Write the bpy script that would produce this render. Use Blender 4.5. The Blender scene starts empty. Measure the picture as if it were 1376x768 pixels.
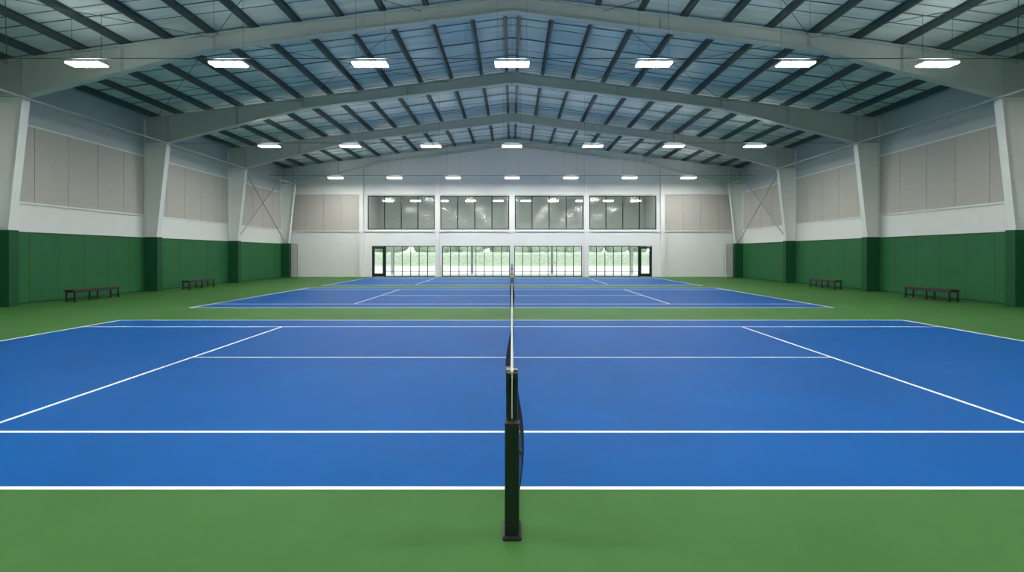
import bpy, bmesh, math, random
from mathutils import Vector, Matrix
random.seed(4)
scene = bpy.context.scene
scene.view_settings.view_transform = 'Standard'
scene.view_settings.look = 'None'
scene.view_settings.exposure = 0.0

# ------------------------------------------------------------------ materials
def lin(c):
    o = []
    for v in c:
        v = v / 255.0
        o.append(v / 12.92 if v <= 0.04045 else ((v + 0.055) / 1.055) ** 2.4)
    return (o[0], o[1], o[2], 1.0)

def mat(name, rgb, rough=0.6, metal=0.0, var=0.06, nscale=1.5, bump=0.0, bscale=60.0, spec=0.5, stretch=(1, 1, 1)):
    m = bpy.data.materials.new(name)
    m.use_nodes = True
    nt = m.node_tree
    b = nt.nodes['Principled BSDF']
    b.inputs['Roughness'].default_value = rough
    b.inputs['Metallic'].default_value = metal
    b.inputs['Specular IOR Level'].default_value = spec
    tc = nt.nodes.new('ShaderNodeTexCoord')
    mp = nt.nodes.new('ShaderNodeMapping')
    mp.inputs['Scale'].default_value = stretch
    nt.links.new(tc.outputs['Object'], mp.inputs['Vector'])
    n = nt.nodes.new('ShaderNodeTexNoise')
    n.inputs['Scale'].default_value = nscale
    n.inputs['Detail'].default_value = 8
    n.inputs['Roughness'].default_value = 0.65
    nt.links.new(mp.outputs['Vector'], n.inputs['Vector'])
    r = nt.nodes.new('ShaderNodeValToRGB')
    c = lin(rgb)
    r.color_ramp.elements[0].position = 0.3
    r.color_ramp.elements[1].position = 0.7
    r.color_ramp.elements[0].color = tuple(x * (1 - var) for x in c[:3]) + (1,)
    r.color_ramp.elements[1].color = tuple(min(1, x * (1 + var)) for x in c[:3]) + (1,)
    nt.links.new(n.outputs['Fac'], r.inputs['Fac'])
    nt.links.new(r.outputs['Color'], b.inputs['Base Color'])
    if bump > 0:
        n2 = nt.nodes.new('ShaderNodeTexNoise')
        n2.inputs['Scale'].default_value = bscale
        nt.links.new(tc.outputs['Object'], n2.inputs['Vector'])
        bp = nt.nodes.new('ShaderNodeBump')
        bp.inputs['Strength'].default_value = bump
        bp.inputs['Distance'].default_value = 0.01
        nt.links.new(n2.outputs['Fac'], bp.inputs['Height'])
        nt.links.new(bp.outputs['Normal'], b.inputs['Normal'])
    return m

def emis(name, rgb, s):
    m = bpy.data.materials.new(name)
    m.use_nodes = True
    nt = m.node_tree
    nt.nodes.clear()
    o = nt.nodes.new('ShaderNodeOutputMaterial')
    e = nt.nodes.new('ShaderNodeEmission')
    e.inputs['Color'].default_value = lin(rgb)
    e.inputs['Strength'].default_value = s
    nt.links.new(e.outputs[0], o.inputs['Surface'])
    return m

def glass(name, tint, refl, rough=0.02):
    m = bpy.data.materials.new(name)
    m.use_nodes = True
    nt = m.node_tree
    nt.nodes.clear()
    o = nt.nodes.new('ShaderNodeOutputMaterial')
    t = nt.nodes.new('ShaderNodeBsdfTransparent')
    t.inputs['Color'].default_value = tint
    g = nt.nodes.new('ShaderNodeBsdfGlossy')
    g.inputs['Roughness'].default_value = rough
    mx = nt.nodes.new('ShaderNodeMixShader')
    mx.inputs[0].default_value = refl
    nt.links.new(t.outputs[0], mx.inputs[1])
    nt.links.new(g.outputs[0], mx.inputs[2])
    nt.links.new(mx.outputs[0], o.inputs['Surface'])
    return m

M_green = mat('court_green_acrylic', (66, 110, 58), 0.5, var=0.13, nscale=0.5, bump=0.25, bscale=180, spec=0.05)
M_blue = mat('court_blue_acrylic', (0, 84, 155), 0.45, var=0.13, nscale=0.45, bump=0.25, bscale=180, spec=0.05)
M_line = mat('line_paint_white', (236, 240, 240), 0.5, var=0.02)
M_white = mat('wall_paint_white', (230, 231, 228), 0.65, var=0.02)
M_upper = mat('wall_liner_grey', (184, 192, 194), 0.6, var=0.03)
M_beige = mat('acoustic_panel_beige', (188, 184, 177), 0.8, var=0.04, nscale=4, bump=0.2, bscale=90)
M_pad = mat('wall_padding_green', (44, 104, 64), 0.55, var=0.06, nscale=1.2, spec=0.2)
M_padd = mat('pilaster_padding_green', (26, 80, 50), 0.5, var=0.06, spec=0.2)
M_steel = mat('painted_steel_grey', (182, 192, 189), 0.45, var=0.04, nscale=2)
M_col = mat('painted_steel_column', (220, 224, 222), 0.45, var=0.03, nscale=2)
M_purlin = mat('purlin_steel', (68, 86, 86), 0.4, metal=0.1, var=0.08)
M_deck = mat('roof_deck_liner', (214, 226, 223), 0.42, var=0.2, nscale=1.3, stretch=(0.25, 2.2, 1))
M_seam = mat('roof_seam_tape', (96, 108, 110), 0.5)
M_rod = mat('tie_rod_steel', (92, 100, 102), 0.4, metal=0.3)
M_brace = mat('brace_steel_grey', (175, 181, 180), 0.5)
M_black = mat('black_aluminium', (22, 25, 26), 0.4)
M_post = mat('post_dark_green', (12, 26, 20), 0.3, var=0.1)
M_netc = mat('net_cord_black', (14, 16, 16), 0.8)
M_tape = mat('net_tape_white', (200, 202, 198), 0.7)
M_bench = mat('bench_wood_dark', (58, 50, 44), 0.55, var=0.2, nscale=6, stretch=(8, 1, 8))
M_lamp = emis('led_diffuser', (255, 253, 248), 168)
M_lampside = emis('led_diffuser_edge', (255, 253, 248), 20)
M_upfill = emis('added_ceiling_fill', (255, 253, 248), 26)  # added fill glow for lamp tops, lifts the ceilings
M_lampb = mat('lamp_housing_white', (225, 225, 225), 0.4)
M_glU = glass('gallery_glass', (0.62, 0.69, 0.67, 1), 0.06, 0.08)
M_glL = glass('clear_glass', (0.93, 0.97, 0.95, 1), 0.04)
M_room = mat('gallery_wall_grey', (200, 204, 202), 0.7)
M_glamp = emis('gallery_lamp', (255, 250, 240), 36)
M_curt = mat('curtain_vinyl_white', (225, 225, 222), 0.6)
M_grass = mat('grass', (150, 172, 136), 0.9, var=0.2, nscale=3)
M_pave = mat('concrete_paving', (205, 208, 202), 0.8)
M_leaf = mat('foliage', (172, 184, 166), 0.8, var=0.3, nscale=2.5, bump=0.8, bscale=8)
M_bark = mat('bark', (90, 78, 62), 0.9, var=0.2)

# ------------------------------------------------------------------ mesh builder
class MB:
    def __init__(s):
        s.v = []; s.f = []; s.mi = []; s.mats = []
    def m(s, mt):
        if mt not in s.mats: s.mats.append(mt)
        return s.mats.index(mt)
    def box(s, x0, x1, y0, y1, z0, z1, mt):
        b = len(s.v)
        s.v += [(x0, y0, z0), (x1, y0, z0), (x1, y1, z0), (x0, y1, z0), (x0, y0, z1), (x1, y0, z1), (x1, y1, z1), (x0, y1, z1)]
        k = s.m(mt)
        for q in [(0, 3, 2, 1), (4, 5, 6, 7), (0, 1, 5, 4), (1, 2, 6, 5), (2, 3, 7, 6), (3, 0, 4, 7)]:
            s.f.append(tuple(b + i for i in q)); s.mi.append(k)
    def prism_y(s, poly, y0, y1, mt):   # poly in xz
        b = len(s.v); n = len(poly); k = s.m(mt)
        s.v += [(p[0], y0, p[1]) for p in poly] + [(p[0], y1, p[1]) for p in poly]
        s.f.append(tuple(b + i for i in range(n))); s.mi.append(k)
        s.f.append(tuple(b + n + i for i in reversed(range(n)))); s.mi.append(k)
        for i in range(n):
            j = (i + 1) % n
            s.f.append((b + i, b + n + i, b + n + j, b + j)); s.mi.append(k)
    def prism_z(s, poly, z0, z1, mt):
        b = len(s.v); n = len(poly); k = s.m(mt)
        s.v += [(p[0], p[1], z0) for p in poly] + [(p[0], p[1], z1) for p in poly]
        s.f.append(tuple(b + i for i in reversed(range(n)))); s.mi.append(k)
        s.f.append(tuple(b + n + i for i in range(n))); s.mi.append(k)
        for i in range(n):
            j = (i + 1) % n
            s.f.append((b + i, b + j, b + n + j, b + n + i)); s.mi.append(k)
    def tube(s, pts, r, mt, n=6):
        k = s.m(mt); b = len(s.v)
        P = [Vector(p) for p in pts]
        for i, p in enumerate(P):
            d = (P[min(i + 1, len(P) - 1)] - P[max(i - 1, 0)]).normalized()
            up = Vector((0, 0, 1)) if abs(d.z) < 0.9 else Vector((1, 0, 0))
            a = d.cross(up).normalized(); c = a.cross(d)
            for j in range(n):
                t = 2 * math.pi * j / n + math.pi / n
                s.v.append(tuple(p + a * math.cos(t) * r + c * math.sin(t) * r))
        for i in range(len(P) - 1):
            for j in range(n):
                j2 = (j + 1) % n
                s.f.append((b + i * n + j, b + i * n + j2, b + (i + 1) * n + j2, b + (i + 1) * n + j)); s.mi.append(k)
        s.f.append(tuple(b + j for j in reversed(range(n)))); s.mi.append(k)
        e = b + (len(P) - 1) * n
        s.f.append(tuple(e + j for j in range(n))); s.mi.append(k)
    def obj(s, name, parent=None, bevel=0, recalc=True):
        me = bpy.data.meshes.new(name)
        me.from_pydata(s.v, [], s.f)
        for mt in s.mats: me.materials.append(mt)
        me.polygons.foreach_set('material_index', s.mi)
        me.update()
        if recalc:
            bm = bmesh.new(); bm.from_mesh(me)
            bmesh.ops.recalc_face_normals(bm, faces=bm.faces)
            bm.to_mesh(me); bm.free()
        o = bpy.data.objects.new(name, me)
        scene.collection.objects.link(o)
        if parent: o.parent = parent
        if bevel > 0:
            md = o.modifiers.new('bevel', 'BEVEL'); md.width = bevel; md.segments = 2; md.limit_method = 'ANGLE'
        return o

def empty(name, loc=(0, 0, 0)):
    e = bpy.data.objects.new(name, None); e.empty_display_size = 0.3
    e.location = loc
    scene.collection.objects.link(e)
    return e

# ------------------------------------------------------------------ dimensions
Y0, Y1 = -9.0, 44.3
XW = 20.0
SL = 0.1275
ZR = 11.95            # rafter top at ridge
PH = 0.26             # purlin depth
def ztop(x): return ZR - SL * abs(x)
FR = [-4.7, 3.3, 11.3, 19.3, 27.3, 35.3, 43.3]

# floor
b = MB(); b.box(-XW - .3, XW + .3, Y0 - .3, Y1 + .3, -0.3, 0, M_green); b.obj('floor')

# ------------------------------------------------------------------ courts
def court(ya, svc_near, svc_far, base_near, base_far, first=False):
    W = 10.97
    yb = ya + W
    b = MB()
    b.prism_z([(-base_near, ya), (base_near, ya), (base_far, yb), (-base_far, yb)], 0, 0.004, M_blue)
    lw = 0.052
    zt = 0.0065
    def ln(xa, y_a, xb, y_b, w=lw):
        d = Vector((xb - xa, y_b - y_a)).normalized(); n = Vector((-d.y, d.x)) * w / 2
        b.prism_z([(xa + n.x, y_a + n.y), (xa - n.x, y_a - n.y), (xb - n.x, y_b - n.y), (xb + n.x, y_b + n.y)], 0.001, zt, M_line)
    def bx(y): return base_near + (base_far - base_near) * (y - ya) / W
    def sx(y): return svc_near + (svc_far - svc_near) * (y - ya) / W
    for y in (ya, ya + 1.37, yb - 1.37, yb):
        ln(-bx(y), y, bx(y), y)
    ln(-sx(ya + W / 2), ya + W / 2, sx(ya + W / 2), ya + W / 2)
    for s in (-1, 1):
        ln(s * bx(ya), ya - .025, s * bx(yb), yb + .025, 0.08)
        ln(s * sx(ya + 1.37), ya + 1.37, s * sx(yb - 1.37), yb - 1.37, 0.058)
        ln(s * (bx(ya + W / 2)), ya + W / 2, s * (bx(ya + W / 2) - .12), ya + W / 2)
    return b.obj('tennis_court')
court(4.33, 6.1, 6.45, 11.75, 12.0)
court(18.9, 6.4, 6.4, 12.15, 12.15)
court(31.9, 6.4, 6.4, 12.15, 12.15)

# ------------------------------------------------------------------ nets
def net_z(t):   # top of net along 0..1
    return 0.93 + 0.15 * (2 * t - 1) ** 2
def net_x(t, h):  # sideways slack of mesh, h in 0..1 from bottom
    s = math.sin(math.pi * min(1, max(0, h))) ** 0.8
    a = 0.085 * math.exp(-((t - 0.02) / 0.06) ** 2) - 0.06 * math.exp(-((t - 0.27) / 0.07) ** 2) + 0.03 * math.sin(t * 17)
    return a * s * (1.25 - 0.5 * h)
L = 12.6
def build_net(y0):
    root = empty('tennis_net', (0, y0, 0))
    # mesh
    b = MB()
    NV = 270; NH = 21
    ya, yb = 0.10, L - 0.10
    for i in range(NV + 1):
        t = i / NV
        zt = net_z(t) - 0.03
        b.tube([(net_x(t, k / 12), ya + (yb - ya) * t, 0.03 + (zt - 0.03) * k / 12) for k in range(13)], 0.0018, M_netc, 3)
    for k in range(NH + 1):
        h = k / NH
        pts = []
        for i in range(0, 91):
            t = i / 90
            zt = net_z(t) - 0.03
            pts.append((net_x(t, h), ya + (yb - ya) * t, 0.03 + (zt - 0.03) * h))
        b.tube(pts, 0.0018 if k else 0.006, M_netc, 3)
    b.obj('mesh', root, recalc=False)
    # tape
    b = MB()
    N = 40
    for i in range(N):
        t0, t1 = i / N, (i + 1) / N
        v0 = len(b.v); k = b.m(M_tape)
        for t in (t0, t1):
            z = net_z(t) + 0.02; y = ya + (yb - ya) * t
            b.v += [(-.013, y, z - .06), (-.010, y, z), (.010, y, z), (.013, y, z - .06)]
        for j in range(4):
            j2 = (j + 1) % 4
            b.f.append((v0 + j, v0 + j2, v0 + 4 + j2, v0 + 4 + j)); b.mi.append(k)
    b.obj('top_tape', root)
    b = MB(); b.tube([(0, 0.02, 1.115)] + [(0, ya + (yb - ya) * i / 20, net_z(i / 20) + .012) for i in range(21)] + [(0, L - .02, 1.1)], 0.004, M_black, 6)
    b.obj('headband_cable', root)
    b = MB(); b.box(-.028, .028, L / 2 - .006, L / 2 + .006, 0.005, net_z(.5) + .025, M_tape); b.obj('centre_strap', root)
    # posts
    for yy, s, nm in ((0, -1, 'near'), (L, 1, 'far')):
        b = MB()
        def rrect(w, d, r, cy):
            p = []
            for cx, sy, a0 in ((w / 2 - r, d / 2 - r, 0), (-w / 2 + r, d / 2 - r, 90), (-w / 2 + r, -d / 2 + r, 180), (w / 2 - r, -d / 2 + r, 270)):
                for q in range(4):
                    a = math.radians(a0 + q * 30)
                    p.append((cx + r * math.cos(a), cy + sy + r * math.sin(a)))
            return p
        b.prism_z(rrect(.088, .10, .025, yy), 0.0, 1.13, M_post)            # main tube
        # two cheeks of the pulley head, rounded tops
        for sx in (-1, 1):
            x0 = sx * .010; x1 = sx * .044
            pr = []
            for q in range(13):
                a = math.pi * q / 12
                pr.append((yy + .05 * math.cos(a), 1.15 + .045 * math.sin(a)))
            pr = [(yy + .05, 1.0)] + pr + [(yy - .05, 1.0)]
            v0 = len(b.v); n = len(pr); k = b.m(M_post)
            b.v += [(x0, p[0], p[1]) for p in pr] + [(x1, p[0], p[1]) for p in pr]
            b.f.append(tuple(v0 + i for i in range(n))); b.mi.append(k)
            b.f.append(tuple(v0 + n + i for i in reversed(range(n)))); b.mi.append(k)
            for i in range(n):
                j = (i + 1) % n
                b.f.append((v0 + i, v0 + j, v0 + n + j, v0 + n + i)); b.mi.append(k)
        b.prism_z(rrect(.104, .09, .02, yy + s * .085), 0.0, 0.80, M_post)   # winch housing
        b.prism_z(rrect(.108, .096, .02, yy + s * .085), 0.80, 0.82, M_black)
        b.prism_z(rrect(.14, .25, .02, yy + s * .04), 0.0, 0.018, M_black)
        for bx_ in (-.055, .055):
            for by in (-.10, .10):
                b.prism_z([(bx_ + .008 * math.cos(a * math.pi / 3), yy + s * .04 + by + .008 * math.sin(a * math.pi / 3)) for a in range(6)], .018, .03, M_rod)
        b.tube([(0, yy - s * .02, 1.155), (0, yy + s * .03, 1.165), (0, yy + s * .054, 1.13), (0, yy + s * .054, .83)], 0.0045, M_tape, 6)
        b.tube([(-.010, yy, 1.13), (.010, yy, 1.13)], .028, M_black, 12)
        b.tube([(.052, yy + s * .085, .6), (.075, yy + s * .085, .6)], .02, M_post, 10)
        b.obj('post_' + nm, root, bevel=0.003)
    return root
build_net(3.70)
build_net(18.15)
build_net(31.05 + .1)

# ------------------------------------------------------------------ side walls
for s, nm in ((-1, 'left'), (1, 'right')):
    b = MB()
    def bx(xa, xb, *a):
        b.box(min(s * xa, s * xb), max(s * xa, s * xb), *a)
    bx(XW, XW + .3, Y0, Y1, 0, 4.12, M_white)
    bx(XW, XW + .3, Y0, Y1, 4.12, ztop(XW) + PH, M_upper)
    bx(XW - .06, XW, Y0, Y1, 4.08, 4.16, M_white)      # sill rail
    bx(XW - .05, XW, Y0, Y1, 7.30, 7.37, M_white)
    # girts on upper wall
    bx(XW - .05, XW, Y0, Y1, 8.3, 8.36, M_upper)
    root = b.obj('wall_' + nm)
    b = MB()
    ys = [Y0] + FR + [Y1]
    for i in range(len(ys) - 1):
        a, c = ys[i], ys[i + 1]
        if c - a < 2: n = 1
        else: n = max(2, round((c - a) / 1.55))
        for k in range(n):
            p0 = a + (c - a) * k / n + .012; p1 = a + (c - a) * (k + 1) / n - .012
            bx(XW - .045, XW, p0, p1, 4.16, 7.30, M_beige)
    b.obj('acoustic_panels', root)
    b = MB()
    for i in range(len(ys) - 1):
        a, c = ys[i], ys[i + 1]
        n = 1 if c - a < 2 else max(2, round((c - a) / 1.3))
        for k in range(n):
            p0 = a + (c - a) * k / n + .006; p1 = a + (c - a) * (k + 1) / n - .006
            bx(XW - .09, XW, p0, p1, 0.06, 2.88, M_pad)
    bx(XW - .10, XW, Y0, Y1, 2.88, 2.93, M_padd)
    bx(XW - .10, XW, Y0, Y1, 0.0, 0.06, M_padd)
    for y in FR:
        bx(19.22, XW - .09, y - .2, y + .2, 0, 2.95, M_padd)
    b.obj('wall_padding', root)
b = MB(); b.prism_y([(-XW - .3, 0), (XW + .3, 0), (XW + .3, ztop(XW) + PH), (0, ZR + PH), (-XW - .3, ztop(XW) + PH)], Y0 - .3, Y0, M_white)
b.obj('wall_front')

# ------------------------------------------------------------------ back wall
b = MB()
ya, yb = Y1, Y1 + .3
XC = [0, 6.65, 13.3]
def rng(lst, z0, z1, m):
    for a, c in lst: b.box(a, c, ya, yb, z0, z1, m)
rng([(-XW - .3, -12.4), (-6.75, -6.2), (-.2, .2), (6.2, 6.75), (12.4, XW + .3)], 0, 2.75, M_white)
rng([(-XW - .3, XW + .3)], 2.75, 4.19, M_white)
rng([(-XW - .3, -12.8), (-6.85, -6.35), (-.25, .25), (6.35, 6.85), (12.8, XW + .3)], 4.19, 7.2, M_white)
b.prism_y([(-XW - .3, 7.2), (XW + .3, 7.2), (XW + .3, ztop(XW) + PH), (0, ZR + PH), (-XW - .3, ztop(XW) + PH)], ya, yb, M_white)
wb = b.obj('wall_back')
b = MB()
for x in (-13.3, -6.6, 0, 6.6, 13.3):
    b.box(x - .17, x + .17, Y1 - .28, Y1, 0, ztop(x) - 0.02, M_white)
b.box(-19.9, 19.9, Y1 - .10, Y1, 4.0, 4.1, M_white)
b.box(-19.9, 19.9, Y1 - .10, Y1, 7.28, 7.36, M_white)
b.obj('trim_1')
b = MB()
for s in (-1, 1):
    for k in range(4):
        x0 = 13.5 + k * 1.6; x1 = x0 + 1.575
        b.box(min(s * x0, s * x1), max(s * x0, s * x1), Y1 - .06, Y1, 4.12, 7.26, M_beige)
o = b.obj('acoustic_panels', wb)
b = MB()
for s in (-1, 1):
    b.box(min(s * 19.4, s * 19.9), max(s * 19.4, s * 19.9), Y1 - .1, Y1, 0, 2.9, M_pad)
b.obj('wall_padding', wb)

# windows
wn = 0
def window(x0, x1, z0, z1, n, mg, fw=.07, rails=(), mw=.03):
    global wn
    wn += 1
    root = empty('window_%d' % wn, ((x0 + x1) / 2, Y1, z0))
    ox, oz = (x0 + x1) / 2, z0
    b = MB()
    def bb(xa, xb, za, zb): b.box(xa - ox, xb - ox, .04, .14, za - oz, zb - oz, M_black)
    bb(x0, x1, z0, z0 + fw); bb(x0, x1, z1 - fw, z1); bb(x0, x0 + fw, z0 + fw, z1 - fw); bb(x1 - fw, x1, z0 + fw, z1 - fw)
    for k in range(1, n):
        xx = x0 + (x1 - x0) * k / n
        bb(xx - mw, xx + mw, z0 + fw, z1 - fw)
    for r in rails: bb(x0 + fw, x1 - fw, r - .02, r + .02)
    b.obj('frame', root)
    b = MB(); k = b.m(mg)
    b.v = [(x0 - ox, .09, 0), (x1 - ox, .09, 0), (x1 - ox, .09, z1 - oz), (x0 - ox, .09, z1 - oz)]
    b.f = [(0, 1, 2, 3)]; b.mi = [k]
    b.obj('glass', root, recalc=False)
for a, c in ((-12.8, -6.85), (-6.35, -.25), (.25, 6.35), (6.85, 12.8)):
    window(a, c, 4.19, 7.2, 4, M_glU, .08, (), .035)
for a, c, n in ((-11.24, -6.75, 6), (-6.2, -.2, 8), (.2, 6.2, 8), (6.75, 11.24, 6)):
    window(a, c, 0.0, 2.75, n, M_glL, .06, (0.5,), .028)
dn = 0
for a, c in ((-12.4, -11.25), (11.25, 12.4)):
    dn += 1
    root = empty('door_%d' % dn, ((a + c) / 2, Y1, 0))
    w = (c - a) / 2
    b = MB()
    b.box(-w, -w + .07, 0, .2, 0, 2.75, M_black); b.box(w - .07, w, 0, .2, 0, 2.75, M_black); b.box(-w + .07, w - .07, 0, .2, 2.68, 2.75, M_black)
    b.obj('frame', root)
    b = MB()
    for xa, xb, za, zb in ((-w + .08, -w + .22, .02, 2.66), (w - .22, w - .08, .02, 2.66), (-w + .22, w - .22, .02, .3), (-w + .22, w - .22, 2.5, 2.66)):
        b.box(xa, xb, .05, .11, za, zb, M_black)
    b.tube([(w - .2, .0, .8), (w - .2, .0, 1.4)], .02, M_rod, 8)
    b.tube([(w - .2, .0, .85), (w - .2, .06, .85)], .012, M_rod, 8)
    b.tube([(w - .2, .0, 1.35), (w - .2, .06, 1.35)], .012, M_rod, 8)
    b.obj('leaf', root)
    b = MB(); k = b.m(M_glL); b.v = [(-w + .22, .08, .3), (w - .22, .08, .3), (w - .22, .08, 2.5), (-w + .22, .08, 2.5)]; b.f = [(0, 1, 2, 3)]; b.mi = [k]
    b.obj('glass', root, recalc=False)

# viewing gallery behind upper windows
b = MB()
gy0, gy1 = Y1 + .32, Y1 + 6
b.box(-13.4, 13.4, gy0, gy1, 3.6, 3.9, M_room)
b.box(-13.4, 13.4, gy0, gy1, 7.8, 8.0, M_room)
b.box(-13.4, 13.4, gy1, gy1 + .2, 3.6, 8.0, M_room)
b.box(-13.6, -13.4, gy0, gy1 + .2, 3.6, 8.0, M_room)
b.box(13.4, 13.6, gy0, gy1 + .2, 3.6, 8.0, M_room)
for x in (-12, -4, 4, 12):
    b.box(x - .12, x + .12, gy1 - .3, gy1 - .06, 0, 3.6, M_room)
for k in range(10):
    x = -11.7 + 2.6 * k
    y = gy0 + 2.6
    b.box(x - .45, x + .45, y - .12, y + .12, 7.0, 7.03, M_glamp)
    b.box(x - .47, x + .47, y - .14, y + .14, 7.03, 7.08, M_lampb)
    b.box(x - .45, x + .45, y - .12, y + .12, 7.08, 7.1, M_upfill)  # added upward glow to brighten the gallery ceiling
    for q in (-.4, .4):
        b.box(x + q - .006, x + q + .006, y - .006, y + .006, 7.1, 7.8, M_rod)
b.obj('viewing_gallery')

# outside
b = MB(); b.box(-90, 90, Y1 + .3, 160, -.35, -.05, M_grass)
b.box(-90, 90, Y1 + .35, 84, -.05, -.03, M_pave)
b.obj('ground_outside')
def tree(x, y, h):
    root = empty('tree', (x, y, -.05))
    b = MB(); b.tube([(0, 0, 0), (.1, 0, h * .3), (0, .1, h * .55)], .22, M_bark, 8); b.obj('trunk', root)
    bm = bmesh.new()
    for i in range(12):
        r = h * random.uniform(.16, .26)
        a = random.uniform(0, 6.28); q = random.uniform(0, h * .24)
        mtx = Matrix.Translation((q * math.cos(a), q * math.sin(a), h * random.uniform(.30, .82))) @ Matrix.Scale(r, 4)
        bmesh.ops.create_icosphere(bm, subdivisions=3, radius=1, matrix=mtx)
    for v in bm.verts:
        v.co += Vector((random.uniform(-1, 1), random.uniform(-1, 1), random.uniform(-1, 1))) * .14
    me = bpy.data.meshes.new('crown'); bm.to_mesh(me); bm.free(); me.materials.append(M_leaf)
    o = bpy.data.objects.new('crown', me); scene.collection.objects.link(o); o.parent = root
for i in range(20):
    tree(-52 + i * 5.5 + random.uniform(-1, 1), 112 + random.uniform(-2, 10), random.uniform(9, 13))
bm = bmesh.new()
bmesh.ops.create_grid(bm, x_segments=120, y_segments=6, size=1)
for v in bm.verts:
    u, w_ = v.co.x, v.co.y
    v.co = Vector((u * 60 + random.uniform(-.2, .2), 102 + w_ * 1.4, 0))
    v.co.z = 2.4 * (1 - abs(w_) ** 4) + random.uniform(-.25, .25) * (1 - abs(w_)) - .06
me = bpy.data.meshes.new('hedge'); bm.to_mesh(me); bm.free(); me.materials.append(M_leaf)
o = bpy.data.objects.new('hedge', me); scene.collection.objects.link(o)

# ------------------------------------------------------------------ ceiling
b = MB()
zt = ztop(0) + PH
for s in (-1, 1):
    b.prism_y([(0, zt), (s * (XW + .3), zt - SL * (XW + .3)), (s * (XW + .3), zt - SL * (XW + .3) + .15), (0, zt + .15)], Y0 - .3, Y1 + .3, M_deck)
ceil = b.obj('ceiling')
b = MB()
y = Y0 + .6
while y < Y1:
    for s in (-1, 1):
        b.prism_y([(0, zt - .004), (s * XW, zt - SL * XW - .004), (s * XW, zt - SL * XW - .012), (0, zt - .012)], y - .02, y + .02, M_seam)
    y += 1.33
b.obj('deck_seams', ceil)
b = MB()
px = [0.28] + [1.66 * k for k in range(1, 12)] + [19.55]
for s in (-1, 1):
    for x in px:
        z = ztop(x)
        X = s * x
        t = .02
        b.box(X - t / 2, X + t / 2, Y0, Y1, z - .0, z + PH, M_purlin)
        b.box(min(X, X + s * .08), max(X, X + s * .08), Y0, Y1, z - .0, z + .018, M_purlin)
        b.box(min(X, X - s * .08), max(X, X - s * .08), Y0, Y1, z + PH - .02, z + PH, M_purlin)
b.obj('roof_purlins')
b = MB()
for i in range(len(FR) - 1):
    for fr in (.25, .5, .75):
        y = FR[i] + (FR[i + 1] - FR[i]) * fr
        for s in (-1, 1):
            b.tube([(0, y, zt - .12), (s * 19.8, y, zt - SL * 19.8 - .12)], .02, M_rod, 5)
b.obj('sag_rods')

# ------------------------------------------------------------------ portal frames
def frame_mesh():
    b = MB()
    fw = .16
    def strip(p, q, th, w=fw, mt=M_steel):
        p = Vector(p); q = Vector(q); d = (q - p).normalized(); n = Vector((-d.y, d.x)) * th / 2
        b.prism_y([tuple(p + n), tuple(p - n), tuple(q - n), tuple(q + n)], -w, w, mt)
    for s in (-1, 1):
        kb = (s * 18.75, 8.1); hb = (s * 11.4, 9.95); ab = (0, 11.35)
        kt = (s * 19.98, ztop(20) - .02); at = (0, ZR - .02)
        ht = (s * 11.4, ztop(11.4) - .02)
        ci = (s * 19.62, 0.02); co = (s * 19.9, 0.02); ct = (s * 19.98, 8.1)
        b.prism_y([kb, hb, ab, at, ht, kt, ct], -.012, .012, M_steel)
        b.prism_y([ci, kb, ct, co], -.012, .012, M_col)
        strip(kb, hb, .035); strip(hb, ab, .035); strip(at, kt, .035)
        strip(ci, kb, .035, mt=M_col); strip(co, (s * 19.98, 9.35), .035, mt=M_col)
        strip(kb, ct, .03)                                # knee plate
        strip(kb, (s * 18.75, ztop(18.75) - .03), .04)     # knee end plate
        strip(hb, ht, .03)
        for xx in (15.0, 5.7):
            zb = 8.1 + (18.75 - xx) / 7.35 * 1.85 if xx > 11.4 else 11.35 - xx / 11.4 * 1.4
            strip((s * xx, zb), (s * xx, ztop(xx) - .02), .03)
    b.box(-.03, .03, -fw, fw, 11.2, ZR, M_steel)
    return b
fm = frame_mesh()
f0 = None
for y in FR:
    if f0 is None:
        f0 = fm.obj('steel_portal_frame'); f0.location.y = y
    else:
        o = bpy.data.objects.new('steel_portal_frame', f0.data); scene.collection.objects.link(o); o.location.y = y

# eave pipe, bracing rods
for s in (-1, 1):
    b = MB()
    b.tube([(s * 18.6, Y0 + .02, 8.0), (s * 18.6, Y1 - .02, 8.0)], .035, M_steel, 8)
    for y in FR:
        b.tube([(s * 18.6, y, 8.03), (s * 18.6, y, 8.13)], .015, M_steel, 6)
    b.obj('eave_pipe')
    b = MB()
    for a, c in ((35.3, 43.3), (11.3, 19.3)):
        b.tube([(s * 19.6, a + .25, 3.0), (s * 19.6, c - .25, 8.9)], .045, M_brace, 6)
        b.tube([(s * 19.5, a + .25, 8.9), (s * 19.5, c - .25, 3.0)], .045, M_brace, 6)
    b.obj('wall_cross_brace')
b = MB()
for a, c in ((19.3, 27.3), (11.3, 19.3), (35.3, 43.3)):
    for s in (-1, 1):
        for xa, xb in ((19.5, 11.5), (11.5, 3.5)):
            za, zb = ztop(xa) - .12, ztop(xb) - .12
            b.tube([(s * xa, a, za), (s * xb, c, zb)], .012, M_rod, 5)
            b.tube([(s * xb, a, zb), (s * xa, c, za)], .012, M_rod, 5)
b.obj('roof_cross_brace')

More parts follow.
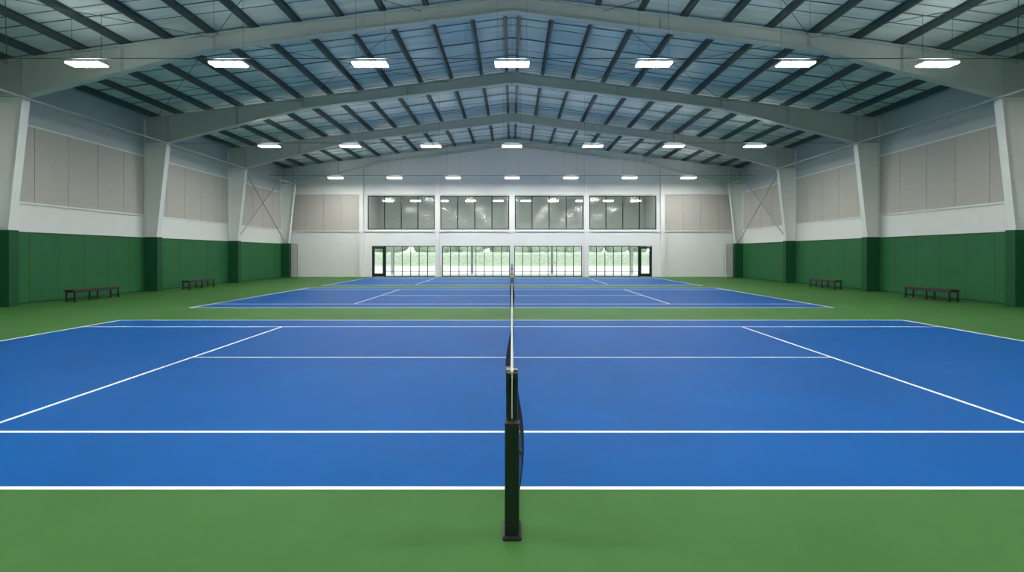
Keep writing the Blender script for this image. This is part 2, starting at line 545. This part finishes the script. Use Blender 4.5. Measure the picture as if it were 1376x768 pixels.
# ------------------------------------------------------------------ lights
def lamp_mesh():
    b = MB()
    w, d = .58, .22
    b.box(-w, w, -d, d, 0.04, .065, M_lampb)
    b.box(-w + .01, w - .01, -d + .01, d - .01, .003, 0.04, M_lampside)
    b.box(-w + .02, w - .02, -d + .02, d - .02, -.003, 0.003, M_lamp)
    b.box(-.5, .5, -.1, .1, .065, .08, M_upfill)  # emissive strip added on the housing to brighten the roof deck
    return b
lm = lamp_mesh().obj('_tmp').data
bpy.data.objects.remove(bpy.data.objects['_tmp'])
ROWS = [(-7, 8.45), (5, 8.45), (17, 8.45), (29.8, 8.42), (41.0, 8.25)]
for y, z in ROWS:
    for k in range(-3, 4):
        x = 4.82 * k
        o = bpy.data.objects.new('high_bay_light', lm); scene.collection.objects.link(o)
        o.location = (x, y, z)
        b = MB()
        top = ztop(x) + .1 - z
        for sx in (-.5, .5):
            b.tube([(sx, 0, .06), (sx, 0, top)], .006, M_rod, 4)
        b.obj('suspension_wires', o)
    b = MB()
    b.tube([(-19.9, y, z + .22), (19.9, y, z + .22)], .014, M_rod, 6)
    b.obj('lighting_conduit')

# ------------------------------------------------------------------ benches
def bench_mesh():
    b = MB()
    Lh, w, h = 1.27, .21, .52
    for k in range(3):
        x0 = -w + k * .145
        b.box(x0, x0 + .13, -Lh, Lh, h - .06, h, M_bench)
    for y in (-Lh + .1, 0, Lh - .1):
        for x in (-w + .03, w - .03):
            b.box(x - .028, x + .028, y - .028, y + .028, 0, h - .06, M_black)
        b.box(-w + .03, w - .03, y - .02, y + .02, h - .1, h - .06, M_black)
        b.box(-w + .03, w - .03, y - .02, y + .02, .1, .14, M_black)
    for x in (-w + .03, w - .03):
        b.box(x - .015, x + .015, -Lh + .1, Lh - .1, h - .13, h - .06, M_black)
    b.box(-.02, .02, -Lh + .1, Lh - .1, .1, .14, M_black)
    return b
bm0 = None
for x, y in ((-18.65, 22.3), (-18.65, 29.8), (18.65, 22.3), (18.65, 29.8)):
    if bm0 is None:
        bm0 = bench_mesh().obj('bench', bevel=.006); o = bm0
    else:
        o = bpy.data.objects.new('bench', bm0.data); scene.collection.objects.link(o)
    o.location = (x, y, 0)

# folded divider curtains in the back corners
for s in (-1, 1):
    b = MB(); k = b.m(M_curt)
    n = 9; pts = []
    for i in range(n * 2 + 1):
        pts.append((s * (18.7 + i * .06), 43.75 + (.14 if i % 2 else -.14)))
    v0 = 0
    poly = pts + [(p[0], p[1] + .03) for p in reversed(pts)]
    b.prism_z(poly, .03, 2.85, M_curt)
    b.box(min(s * 18.65, s * 19.85), max(s * 18.65, s * 19.85), 43.7, 43.8, 2.85, 2.93, M_steel)
    b.box(min(s * 18.65, s * 18.72), max(s * 18.65, s * 18.72), 43.6, 43.9, 0, 2.85, M_steel)
    b.obj('folded_divider_curtain')

# ------------------------------------------------------------------ world
w = bpy.data.worlds.new('World'); scene.world = w; w.use_nodes = True
bg = w.node_tree.nodes['Background']
bg.inputs['Color'].default_value = (.93, .97, 1.0, 1); bg.inputs['Strength'].default_value = 2.3

# ------------------------------------------------------------------ camera
cam = bpy.data.cameras.new('camera'); co = bpy.data.objects.new('camera', cam); scene.collection.objects.link(co)
cam.sensor_width = 36; cam.lens = 36 * 672 / 1376
cam.shift_y = -43 / 1376
cam.clip_end = 500
co.location = (0, 0, 2.03); co.rotation_euler = (math.pi / 2, 0, 0)
scene.camera = co
